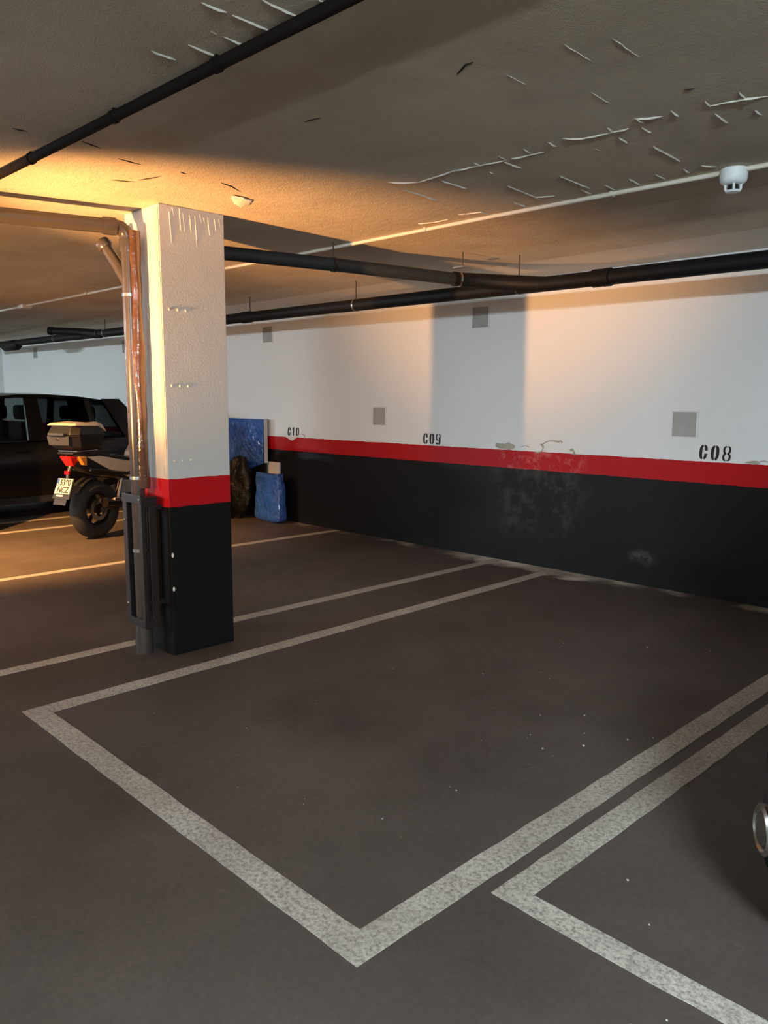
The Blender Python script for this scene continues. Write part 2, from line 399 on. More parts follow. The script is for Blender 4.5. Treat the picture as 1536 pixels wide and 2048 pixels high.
# ---- peeled plaster above the stripe
PEEL_A = [(-4.545, 1.082), (-4.527, 1.097), (-4.494, 1.091), (-4.469, 1.095), (-4.444, 1.09), (-4.42, 1.097), (-4.392, 1.11), (-4.371, 1.096), (-4.343, 1.091), (-4.322, 1.082), (-4.322, 1.065), (-4.345, 1.045), (-4.394, 1.037), (-4.451, 1.043), (-4.501, 1.047), (-4.543, 1.059)]
CRACK_A = [(-4.085, 1.026), (-4.04, 1.037), (-4.018, 1.06), (-4.015, 1.083), (-4.043, 1.107), (-4.027, 1.101), (-3.983, 1.13), (-3.943, 1.139), (-3.895, 1.138), (-3.858, 1.135), (-3.837, 1.143), (-3.821, 1.128)]
CRACK_B = [(-3.736, 1.064), (-3.719, 1.074), (-3.703, 1.057), (-3.697, 1.029)]
CRACK_C = [(-4.266, 1.071), (-4.204, 1.085), (-4.164, 1.073)]
PEEL_B = [(-7.769, 1.041), (-7.699, 1.038), (-7.633, 1.034), (-7.546, 1.049), (-7.481, 1.072), (-7.514, 1.047), (-7.568, 1.019), (-7.63, 0.995), (-7.699, 1.014)]
CRACK_D = [(-7.428, 1.077), (-7.393, 1.065), (-7.393, 1.025)]
PEEL_C = [(-2.271, 1.045), (-2.242, 1.056), (-2.203, 1.065), (-2.173, 1.063), (-2.166, 1.043), (-2.181, 1.038), (-2.221, 1.04)]
CRACK_E = [(-2.166, 1.043), (-2.161, 1.06), (-2.134, 1.065), (-2.107, 1.06)]
FINS = [[(-1.337, 2.89), (-1.348, 2.967)], [(-1.365, 3.04), (-1.372, 3.176)], [(-1.219, 2.894), (-1.225, 2.97)], [(-1.245, 3.106), (-1.249, 3.176)], [(-1.465, 2.892), (-1.469, 2.973)], [(-1.595, 2.876), (-1.599, 2.95)], [(-1.63, 2.988), (-1.63, 3.071)], [(-1.723, 2.894), (-1.732, 2.956)], [(-1.986, 2.876), (-1.995, 2.95)], [(-2.112, 2.881), (-2.126, 2.955)], [(-2.245, 2.881), (-2.256, 2.953)], [(-2.383, 2.879), (-2.391, 2.953)], [(-2.514, 2.897), (-2.519, 2.95)], [(-2.28, 2.966), (-2.283, 3.107)], [(-2.426, 3.044), (-2.43, 3.087)], [(-1.753, 3.034), (-1.76, 3.117)], [(-1.707, 3.231), (-1.722, 3.518)], [(-2.229, 3.331), (-2.249, 3.632)], [(-2.293, 3.621), (-2.302, 3.739)], [(-2.165, 3.629), (-2.172, 3.743)], [(-2.026, 3.615), (-2.037, 3.744)], [(-1.899, 3.633), (-1.904, 3.738)], [(-1.766, 3.638), (-1.777, 3.726)], [(-2.687, 3.592), (-2.694, 3.712)], [(-2.511, 3.302), (-2.55, 3.652)], [(-2.68, 3.002), (-2.685, 3.193)], [(-2.928, 2.984), (-2.948, 3.268)], [(-2.296, 3.833), (-2.303, 3.923)], [(-1.577, 2.532), (-1.586, 2.674)], [(-1.435, 2.148), (-1.441, 2.306)], [(-1.313, 2.212), (-1.322, 2.387)], [(-1.692, 2.204), (-1.695, 2.32)], [(-1.896, 3.089), (-1.896, 3.127)], [(-1.977, 1.241), (-1.977, 1.319)], [(-1.977, 1.339), (-1.981, 1.476)], [(-1.852, 1.349), (-1.857, 1.474)], [(-2.108, 1.395), (-2.111, 1.471)], [(-2.104, 1.347), (-2.109, 1.371)], [(-2.228, 1.348), (-2.238, 1.466)], [(-1.859, 1.542), (-1.856, 1.558)], [(-2.346, 1.289), (-2.348, 1.375)], [(-1.746, 1.457), (-1.74, 1.486)], [(-2.784, 2.942), (-2.532, 2.914), (-2.256, 2.953)], [(-2.229, 2.954), (-2.07, 2.972)], [(-1.92, 2.879), (-1.863, 2.937), (-1.669, 2.961)], [(-1.595, 2.883), (-1.512, 2.929)], [(-1.349, 2.948), (-1.23, 2.965), (-1.162, 3.001)], [(-2.548, 3.58), (-2.458, 3.633)], [(-1.687, 3.645), (-1.647, 3.713)], [(-3.089, 3.605), (-2.95, 3.639), (-2.958, 3.719)], [(-3.412, 3.609), (-3.324, 3.648), (-3.206, 3.652)], [(-2.889, 2.837), (-2.784, 2.942)]]
SLIVERS = [[(-3.469, 2.259), (-3.488, 2.331), (-3.547, 2.426)], [(-3.625, 2.432), (-3.62, 2.495), (-3.636, 2.574)], [(-3.447, 2.022), (-3.453, 2.057)], [(-2.506, 2.011), (-2.426, 2.027)], [(-3.453, 1.716), (-3.466, 1.835)], [(-3.804, 1.854), (-3.752, 1.956)], [(-3.715, 1.95), (-3.575, 1.993)], [(-1.805, 2.089), (-1.734, 2.049), (-1.706, 2.05)], [(-1.341, 2.739), (-1.312, 2.753)], [(-3.372, 1.241), (-3.366, 1.296)], [(-3.333, 1.502), (-3.369, 1.603)]]
PATCH = [(-3.653, 2.44), (-3.748, 2.514), (-3.81, 2.608), (-3.735, 2.605), (-3.644, 2.566), (-3.628, 2.501)]
MB().prism(PEEL_A, 'xz', WY-.003, WY).build('plaster_patch', M['plaster'], wall, smooth=False, label='patch of bare plaster above the red stripe')
MB().prism(PEEL_B, 'xz', WY-.006, WY).build('plaster_patch', M['plaster_lip'], wall, smooth=False, label='torn plaster lip under the number C10')
MB().prism(PEEL_C, 'xz', WY-.007, WY).build('plaster_patch', M['plaster'], wall, smooth=False, label='lifted plaster beside the number C08')
for c_, r_ in ((CRACK_A, .007), (CRACK_B, .009), (CRACK_C, .004), (CRACK_D, .007), (CRACK_E, .004)):
    MB().tube([(a, WY, b) for a, b in c_], [r_*(.6+.7*random.random()) for _ in c_], 6).build('plaster_crack', M['plaster'], wall)
# faint drips / lifted edges round the white wall are left to the bump

# ---- ceiling: cement fins left by the formwork boards, thin dark slivers, plaster lump
mb = MB()
for fi, poly in enumerate(FINS):
    pts = []; fs_ = .4 if fi in (28, 29, 30, 31) else 1.0
    for a, b in zip(poly, poly[1:]):
        a, b = Vector(a), Vector(b); n = max(1, int((b-a).length/.02))
        pts += [a+(b-a)*(i/n) for i in range(n)]
    pts.append(Vector(poly[-1]))
    d = (pts[-1]-pts[0]).normalized(); nn = Vector((-d.y, d.x))
    rs = []
    for i, q in enumerate(pts):
        e = fs_*(1 if 0 < i < len(pts)-1 else .35)
        h_ = (.003+.004*random.random())*e; w_ = (.0025+.002*random.random())*e; q = q+nn*(random.random()-.5)*.003
        rs.append([Vector((*(q+nn*w_), H+.001)), Vector((*q, H-h_)), Vector((*(q-nn*w_), H+.001))])
    if len(rs) > 1: mb.loft(rs)
o = mb.build('cement_fins', M['fin'], ceil, smooth=False); o['kind'] = 'stuff'
for poly in SLIVERS:
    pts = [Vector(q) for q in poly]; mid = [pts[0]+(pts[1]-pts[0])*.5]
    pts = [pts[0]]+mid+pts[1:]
    MB().tube([(*q, H) for q in pts], [.0015]+[.0042]*(len(pts)-2)+[.0015], 6).build('ceiling_sliver', M['sliver'], ceil)
c0 = sum((Vector(q) for q in PATCH), Vector((0,0)))/len(PATCH)
mb = MB(); mb.loft([[Vector((*(c0+(Vector(q)-c0)*s), H-z)) for q in PATCH] for s, z in ((1.0, -.001), (.95, .008), (.6, .014))])
mb.build('plaster_lump', M['plaster_lip'], ceil, angle=20)

# ------------------------------------------------------------------ columns
def column(x0, x1, y0, y1, label, detail):
    c = thing('concrete_column', ((x0+x1)/2, (y0+y1)/2, 0), label, 'column')
    bx, by = (x0+x1)/2, (y0+y1)/2
    o = MB().box(x0, x1, y0, y1, 0, H).build('shaft', M['column'], c, bevel=.006, off=(bx, by, 0))
    if detail:
        MB().box(x1-.042, x1-.004, y0-.003, y0+.002, 1.043, H-.02).build('corner_bead', M['bead'], c, off=(bx, by, 0), label='scuffed pale corner strip')
        for zz in (1.99, 1.57, 1.145):
            for k in range(3):
                MB().sphere((x1+.001, y0+.045+k*.052, zz), .008, 8, 6, (.5, 1, 1)).build('screw_cap', M['conduit'], c, off=(bx, by, 0))
        for yy, zz in ((y0+.012, .60), (y0+.012, .40)):
            MB().sphere((x1+.001, yy, zz), .008, 8, 6, (.5, 1, 1.8)).build('screw_cap', M['conduit'], c, off=(bx, by, 0))
        for k in range(11):   # paint drips under the ceiling on the side face
            yy = y0+.06+.032*k+random.uniform(-.014,.014); L = random.choice((.04,.05,.07,.10,.17))
            MB().tube([(x1, yy, H-.01-random.random()*.03), (x1+.001, yy+.004, H-.03-L*.5), (x1, yy+.008, H-.03-L)], [.0045,.003,.0012], 6).build('paint_drip', M['column'], c, off=(bx, by, 0))
    return c
column(-4.45, -4.05, 2.235, 2.65, 'square white concrete column with red band and black base, downpipe on its front', True)
column(-9.80, -9.40, 2.30, 3.05, 'square banded column beside the black car at the left', False)

# ------------------------------------------------------------------ drainage
def bend(p, q, r, rad, n=6):   # rounded corner points p->q->r
    p, q, r = Vector(p), Vector(q), Vector(r); a = q+(p-q).normalized()*rad; b = q+(r-q).normalized()*rad
    return [a*(1-t)**2+q*2*t*(1-t)+b*t*t for t in [i/n for i in range(n+1)]]
d = thing('downpipe', (-4.24, 2.145, 0), 'grey drain downpipe half wrapped in brown film on the column front', 'drain pipe')
ax, ay = -4.24, 2.145
path = [(ax, ay, .17)]+bend((ax, ay, .2), (ax, ay, 2.432), (-4.39, 1.5, 2.425), .07)+[(-4.39, 1.5, 2.425), (-4.70, .1, 2.405), (-5.2, -2.2, 2.37)]
MB().tube(path, .040, 18).build('pipe', M['pipe_grey'], d)
MB().lathe([(.052,0),(.052,.11),(.047,.15),(.042,.20)], (ax, ay, 0), (0,0,1), 20).build('foot_socket', M['pipe_grey'], d, label='grey socket at the floor')
e0 = Vector((ax, ay, 2.432)); dh = Vector((-4.39-ax, 1.5-ay, -.007)).normalized()
MB().lathe([(.046,.0),(.048,.03),(.046,.07)], e0+dh*.06, dh, 18).build('collar', M['pipe_grey'], d)
MB().lathe([(.046,.0),(.048,.03),(.046,.07)], (ax, ay, 2.30), (0,0,1), 18).build('collar', M['pipe_grey'], d)
wy = MB().tube([(ax, ay, 2.12), (ax-.05, ay-.045, 2.24), (ax-.105, ay-.085, 2.345)], .031, 14).build('side_branch', M['pipe_grey'], d)
dv = Vector((-.055,-.04,.105)).normalized()
MB().lathe([(.036,0),(.042,.012),(.042,.04),(.036,.05)], Vector((ax-.095, ay-.078, 2.325)), dv, 16).build('cap', M['pipe_grey'], wy)
for zz in (2.07, 1.045, .62):
    MB().lathe([(.041,-.010),(.044,-.009),(.044,.009),(.041,.010)], (ax, ay, zz), (0,0,1), 18).build('clamp', M['steel'], d, label='bright steel pipe clamp')
rr = Vector((.698, .716, 0)); rs = []
for k in range(30):
    zz = .985+(2.415-.985)*k/29; c_ = Vector((ax, ay, zz))+rr*(.032+.0015*math.sin(k*.9)); ra = .037+.002*math.sin(k*1.7)+.002*math.sin(k*.53)
    rs.append([c_+Vector((math.cos(t_), math.sin(t_), 0))*(ra*(1+.07*math.sin(3*t_+k*.35)+.04*math.sin(7*t_-k*.2))) for t_ in [2*math.pi*i/20 for i in range(20)]])
MB().loft(rs).build('film_wrap', M['film'], d, angle=80, label='glossy brown plastic film taped to the pipe')
g = thing('pipe_guard', (-4.22, 2.14, .18), 'black steel guard cage around the foot of the downpipe', 'pipe guard')
ya, yb = 2.092, 2.185; xa, xb = -4.335, -4.108
def gb(n, *a): return MB().box(*a).build(n, M['guard'], g, bevel=.002)
gb('post', xa, xa+.048, ya, ya+.008, .18, .955)
gb('post', xb-.042, xb, ya, ya+.008, .18, .955)
gb('side_flange', xa, xa+.008, ya+.008, 2.228, .18, .955)
gb('side_post', xb-.008, xb, ya+.008, ya+.022, .18, .955)
gb('side_post', xb-.008, xb, yb-.045, yb, .20, .935)
gb('top_bar', xa, xb, ya-.004, ya, .905, .955)
gb('top_bar', xb, xb+.004, ya, 2.19, .90, .945)
gb('bottom_bar', xa, xb, ya-.004, ya, .18, .225)
gb('bottom_bar', xb, xb+.004, ya, 2.19, .18, .225)
for zz in (.30, .86):
    gb('wall_bracket', xb-.05, xb-.03, ya+.008, 2.236, zz, zz+.03)
for xx, zz in ((xa+.025, .80), (xa+.025, .30), (xb-.02, .93)):
    MB().sphere((xx, ya-.003, zz), .007, 8, 6, (1,.6,1)).build('bolt', M['steel'], g)

PY = 4.9
def pz(x): return 2.308-.0072*(x+1.83)
mp = thing('main_drain', (-7.0, PY, pz(-7)), 'long black main drain pipe hung along the back wall', 'drain pipe')
MB().tube([(x, PY, pz(x)) for x in (-16.9, -12, -8, -4, 0, 4, 5.95)], .053, 20).build('pipe', M['pipe_black'], mp)
for x in (-2.91, -7.1, -10.66, .9):
    MB().lathe([(.054,-.07),(.061,-.065),(.061,-.02),(.058,.0),(.061,.02),(.061,.065),(.054,.07)], (x, PY, pz(x)), (1,0,-.0075), 20).build('coupling', M['pipe_black'], mp)
MB().lathe([(.055,-.55),(.085,-.5),(.088,.0),(.07,.06),(.055,.1)], (-13.7, PY, pz(-13.7)-.03), (1,0,0), 20).build('reducer', M['pipe_black'], mp)
for x in (-3.60, -5.39, -7.04, -10.43, -12.1, -1.8, .4):
    h_ = MB().lathe([(.054,-.009),(.057,-.009),(.057,.009),(.054,.009)], (x, PY, pz(x)), (1,0,0), 20).build('hanger_ring', M['steel'], mp)
    MB().cyl((x, PY, pz(x)+.05), (x, PY, H), .005, n=8).build('threaded_rod', M['rod'], h_)
# branch that joins the main behind the column
br = thing('branch_drain', (-4.3, 3.9, 2.42), 'dark grey branch drain running from the column to the main drain', 'drain pipe')
pth = [(-4.52, 2.70, 2.54), (-4.515, 2.71, 2.47), (-4.50, 2.76, 2.425), (-4.45, 2.93, 2.42), (-4.22, 3.63, 2.405), (-3.91, 4.60, 2.375)]
MB().tube(pth, .044, 18).build('pipe', M['pipe_dark'], br)
MB().tube([(-3.93, 4.54, 2.377), (-3.90, 4.63, 2.374), (-3.84, 4.72, 2.370), (-3.75, 4.80, 2.360), (-3.63, 4.86, 2.347), (-3.49, 4.89, 2.331), (-3.36, 4.9, 2.320), (-3.25, 4.9, 2.319)], [.052,.052,.054,.057,.058,.056,.050,.040], 18).build('wye_fitting', M['pipe_black'], br)
h_ = MB().lathe([(.045,-.011),(.050,-.011),(.050,.011),(.045,.011)], (-4.22, 3.63, 2.405), (.25,.97,0), 18).build('hanger_ring', M['guard'], br)
MB().cyl((-4.22, 3.63, 2.45), (-4.22, 3.63, H), .005, n=8).build('threaded_rod', M['rod'], h_)
MB().lathe([(.053,-.008),(.056,-.008),(.056,.008),(.053,.008)], (-3.915, 4.585, 2.376), (.28,.96,0), 18).build('clamp', M['steel'], br)
kb = MB().box(-3.90, -3.80, 4.50, 4.53, 2.44, 2.452).build('bracket', M['steel'], br)
MB().cyl((-3.82, 4.515, 2.445), (-3.82, 4.515, H), .005, n=8).build('threaded_rod', M['rod'], kb)
b2 = thing('branch_drain', (-11.1, 4.68, 2.42), 'short black branch stub beside the far end of the main drain', 'drain pipe')
MB().tube([(-10.66, 4.91, 2.375), (-10.86, 4.86, 2.392), (-11.02, 4.78, 2.412), (-11.33, 4.52, 2.428)], [.058,.056,.05,.05], 16).build('pipe', M['pipe_black'], b2)
MB().lathe([(.05,0),(.056,.01),(.056,.07),(.03,.08)], (-11.29, 4.55, 2.426), (-.76,-.64,.04), 16).build('end_cap', M['pipe_black'], b2)
# slim dark pipe across the foreground ceiling
cp = thing('ceiling_conduit', (-3.0, 1.42, H), 'dark slim pipe crossing the ceiling in the foreground', 'pipe')
P0, P1 = Vector((-3.80, 1.400, 2.521)), Vector((-1.62, 1.466, 2.521)); dd = (P1-P0)
MB().tube([P0-dd*4.5, P0, P1, P1+dd*3.2], .0195, 14).build('pipe', M['pipe_brown'], cp)
for s in (-1.2, -.55, .08, .42, .72, 1.05, 1.6):
    c_ = P0+dd*s
    MB().lathe([(.020,-.009),(.024,-.009),(.024,.009),(.020,.009)], c_, dd, 14).build('clip', M['pipe_brown'], cp)
    MB().box(c_.x-.006, c_.x+.006, c_.y-.006, c_.y+.006, c_.z+.018, H).build('clip_foot', M['pipe_brown'], cp)
# thin white conduit with the detector
wc = thing('white_conduit', (-5, 3.68, H), 'thin white conduit running across the ceiling to the detector', 'conduit')
cpts = [(-16.5,3.40),(-10.24,3.493),(-7.214,3.56),(-5.466,3.671),(-4.138,3.708),(-2.886,3.736),(-1.662,3.79),(-.5,3.86),(5.9,4.05)]
MB().tube([(a, b, H-.0125) for a, b in cpts], .0115, 10).build('pipe', M['conduit'], wc)
for a, b in ((-7.9,3.535),(-6.2,3.62),(-4.75,3.69),(-3.45,3.723),(-2.2,3.766)):
    MB().box(a-.008, a+.008, b-.016, b+.016, H-.026, H).build('clip', M['conduit'], wc, bevel=.002)
MB().box(-9.56, -9.42, 3.46, 3.57, H-.04, H).build('junction_box', M['conduit'], wc, bevel=.004)
sd = thing('smoke_detector', (-1.60, 3.80, H), 'pale smoke detector on the ceiling at the conduit', 'detector')
c_ = (-1.60, 3.80, H)
MB().lathe([(.054,0),(.060,.004),(.061,.040),(.057,.058),(.046,.068),(.034,.072)], c_, (0,0,-1), 28).build('base', M['detector'], sd)
MB().lathe([(.022,0),(.022,.018),(.017,.024)], (c_[0], c_[1], H-.070), (0,0,-1), 20).build('sensor_core', M['trim'], sd)
for k in range(4):
    t_ = R(28+90*k); px, py = c_[0]+.033*math.cos(t_), c_[1]+.033*math.sin(t_)
    MB().tube([(px, py, H-.068), (px, py, H-.090), (c_[0]+.026*math.cos(t_), c_[1]+.026*math.sin(t_), H-.101)], .006, 8).build('cage_prong', M['detector'], sd)
MB().lathe([(.020,0),(.031,.002),(.029,.011),(.012,.013)], (c_[0], c_[1], H-.094), (0,0,-1), 20).build('cage_ring', M['detector'], sd)

# ------------------------------------------------------------------ wall vents
def vent(base, label):
    v = thing('wall_vent', base, label, 'vent', 'square louvred wall vents'); x, y, z = base; a = .096
    MB().box(x-a, x+a, y-.001, y, z-a, z+a).build('back_plate', M['vent_dark'], v, smooth=False)
    fr = MB(); k = .012
    fr.box(x-a-k, x+a+k, y-.008, y, z+a-.002, z+a+k).box(x-a-k, x+a+k, y-.008, y, z-a-k, z-a+.002)
    fr.box(x-a-k, x-a+.002, y-.008, y, z-a, z+a).box(x+a-.002, x+a+k, y-.008, y, z-a, z+a)
    fr.build('frame', M['vent_frame'], v, smooth=False)
    sl = MB(); n = 17
    for i in range(n):
        zz = z-a+.0058+i*(2*a-.0116)/(n-1)
        sl.add([(x-a,y-.0065,zz-.0048),(x+a,y-.0065,zz-.0048),(x+a,y-.001,zz+.0052),(x-a,y-.001,zz+.0052),(x-a,y-.005,zz-.0054),(x+a,y-.005,zz-.0054),(x+a,y-.0005,zz+.0040),(x-a,y-.0005,zz+.0040)],
               [(0,1,2,3),(7,6,5,4),(0,4,5,1),(1,5,6,2),(2,6,7,3),(3,7,4,0)])
    s_ = sl.build('louvres', M['vent'], v, smooth=False); s_['kind'] = 'stuff'
    return v
v0 = vent((-2.737, WY, 1.312), 'grey louvred vent low on the wall above the number C08')
copy_thing(v0, (-6.109, WY, 1.316), 'grey louvred vent low on the wall left of the number C09')
copy_thing(v0, (-4.752, WY, 2.253), 'grey louvred vent under the drain, high above the number C09')
copy_thing(v0, (-8.095, WY, 2.278), 'grey louvred vent under the drain, just right of the column')
copy_thing(v0, (-15.52, WY, 2.348), 'grey louvred vent high on the wall above the black car')
copy_thing(v0, (-11.86, WY, 2.30), 'grey louvred vent high on the wall, half behind the downpipe')

# ------------------------------------------------------------------ ceiling battens of the aisle (out of frame)
for x, y, L, an, s, lab in TUBES:
    b = thing('ceiling_batten', (x, y, H), lab, 'light', local=True, rot=R(an))
    MB().box(-L/2-.03, L/2+.03, -.055, .055, -.265, -.22).build('housing', M['tube_body'], b, bevel=.004)
    em = emit('cool_tube_glow', (.74, .89, 1.0), s)
    for xx in (-L*.35, L*.35): MB().cyl((xx, 0, -.222), (xx, 0, 0), .004, n=8).build('hanger_wire', M['rod'], b)
    for yy in (-.03, .03):
        MB().cyl((-L/2, yy, -.282), (L/2, yy, -.282), .013, n=10).build('tube', em, b)
# ------------------------------------------------------------------ bags in the corner by C10
from mathutils import noise as mnoise
def lump(mb, cx, cy, z0, rx, ry, hz, e=3.2, amp=.03, fr=5, taper=0, n=28, m=16, seed=0, skew=0, horn=0):
    rs = []
    for k in range(m+1):
        t = k/m; prof = (1-abs(2*t-1)**e)**(1/e) if 0 < t < 1 else .02
        prof = max(prof, .35 if k == 0 else .02)
        r = []
        for i in range(n):
            a = 2*math.pi*i/n; c, s = math.cos(a), math.sin(a)
            ux = math.copysign(abs(c)**(2/e), c); uy = math.copysign(abs(s)**(2/e), s)
            q = Vector((cx+ux*rx*prof*(1-taper*t), cy+uy*ry*prof*(1-taper*t), z0+hz*t))
            d = mnoise.noise(Vector((q.x*fr+seed, q.y*fr*1.3, q.z*fr*.7)))*amp+mnoise.noise(Vector((q.x*fr*3+seed, q.y*fr*3, q.z*fr*1.6)))*amp*.5
            q += Vector((ux*d, uy*d, 0))*(1 if k else .3)
            q.z *= 1+skew*(q.x-cx)/rx+horn*(min(1, abs((q.x-cx)/rx))**1.5)*t**3
            r.append(q)
        rs.append(r)
    return mb.loft(rs)
wb = thing('wrapped_board', (-8.52, 5.79, 0), 'board wrapped in shiny blue plastic leaning on the wall behind the column', 'wrapped board')
MB().box(-8.96, -8.085, 5.808, 5.838, .0, 1.238).build('board', M['blackbag'], wb, bevel=.006)
# draped blue film: front sheet with folds, lower edge cut on a diagonal, wrapped round top and side
nx, nz = 60, 44; vs = []; fs = []
for j in range(nz+1):
    for i in range(nx+1):
        u, v_ = i/nx, j/nz; x = -8.97+u*.90; zb = .50+.20*max(0, (x+8.73))/.66; z = 1.246-(1.246-zb)*v_
        w_ = .016*mnoise.noise(Vector((u*6, v_*2.2, 1.3)))+.030*(.5-abs(mnoise.noise(Vector((u*9+v_*3.5, v_*1.6, 4.1)))))+.018*(.5-abs(mnoise.noise(Vector((u*11-v_*6, v_*2.0, 9.1)))))
        y = 5.786-abs(w_)*min(1, .25+2*v_)-.006*v_
        vs.append((x, y, z)); 
N1 = len(vs); vs += [(a, b+.004, c) for a, b, c in vs]
for j in range(nz):
    for i in range(nx):
        k = j*(nx+1)+i; fs += [(k, k+1, k+nx+2, k+nx+1), (N1+k+nx+1, N1+k+nx+2, N1+k+1, N1+k)]
film = MB().add(vs, fs); film.box(-8.97, -8.075, 5.786, 5.845, 1.239, 1.247)
film.build('blue_film', M['blue'], wb, angle=60)
MB().box(-8.08, -8.072, 5.79, 5.842, .70, 1.243).build('side_film', M['board'], wb, label='pale folded edge of the film')
bb = MB(); lump(bb, -8.43, 5.57, .0, .37, .10, .76, 2.4, .055, 6, .16, n=40, m=24, seed=2, skew=.26)
tag(bb.build('rubbish_bag', M['blackbag'], angle=60), 'black rubbish bag slumped against the blue wrapped board', 'bag')
mb = MB(); lump(mb, -7.79, 5.66, .0, .265, .065, .60, 7, .016, 7, .12, seed=9, horn=.13)
tag(mb.build('blue_bag', M['blue'], angle=60), 'small blue plastic bag standing at the wall below the number C10', 'bag')
cd = MB().box(-8.19, -7.87, 5.864, 5.886, .0, .715).build('card', M['board'], bevel=.002)
tag(cd, 'grey card standing upright behind the small blue bag', 'card')

# ------------------------------------------------------------------ cars
def apply_bool(o, cutters):
    for c in cutters:
        m = o.modifiers.new('cut', 'BOOLEAN'); m.operation = 'DIFFERENCE'; m.object = c; m.solver = 'EXACT'
    dg = bpy.context.evaluated_depsgraph_get(); me = bpy.data.meshes.new_from_object(o.evaluated_get(dg))
    o.modifiers.clear(); o.data = me
    me.polygons.foreach_set('use_smooth', [True]*len(me.polygons)); me.set_sharp_from_angle(angle=R(32))
    for c in cutters: bpy.data.objects.remove(c)
def wheel(root, x, y, side, r=.312, wd=.20, name='wheel'):
    w_ = MB(); w_.lathe([(r-.10, -wd/2), (r-.03, -wd/2-.005), (r-.006, -wd/2+.025), (r, -wd*.2), (r, wd*.2), (r-.006, wd/2-.025), (r-.03, wd/2+.005), (r-.10, wd/2), (r-.11, wd/2-.03), (r-.11, -wd/2+.03)], (x, y, r), (side,0,0), 32, ring=True)
    o = w_.build(name, M['rubber'], root)
    rm = MB(); rm.lathe([(r-.098, wd/2-.012), (r-.118, wd/2-.012), (r-.125, wd/2-.05), (.02, wd/2-.07), (.02, wd/2-.09), (r-.10, wd/2-.09)], (x, y, r), (side,0,0), 32)
    rm.lathe([(.045, wd/2-.075), (.045, wd/2-.02), (.03, wd/2-.012)], (x, y, r), (side,0,0), 16)
    for k in range(5):
        a = R(90+72*k); d_ = Vector((0, math.cos(a), math.sin(a))); tt = Vector((0, -math.sin(a), math.cos(a))); c = Vector((x+side*(wd/2-.03), y, r))
        q = [c+d_*.03+tt*.028, c+d_*.03-tt*.028, c+d_*(r-.105)-tt*.020, c+d_*(r-.105)+tt*.020]
        rm.add([v+Vector((side*.014,0,0)) for v in q]+[v-Vector((side*.03,0,0)) for v in q], [(0,1,2,3),(7,6,5,4),(0,4,5,1),(1,5,6,2),(2,6,7,3),(3,7,4,0)])
    rm.build('rim', M['alloy'], o)
    return o
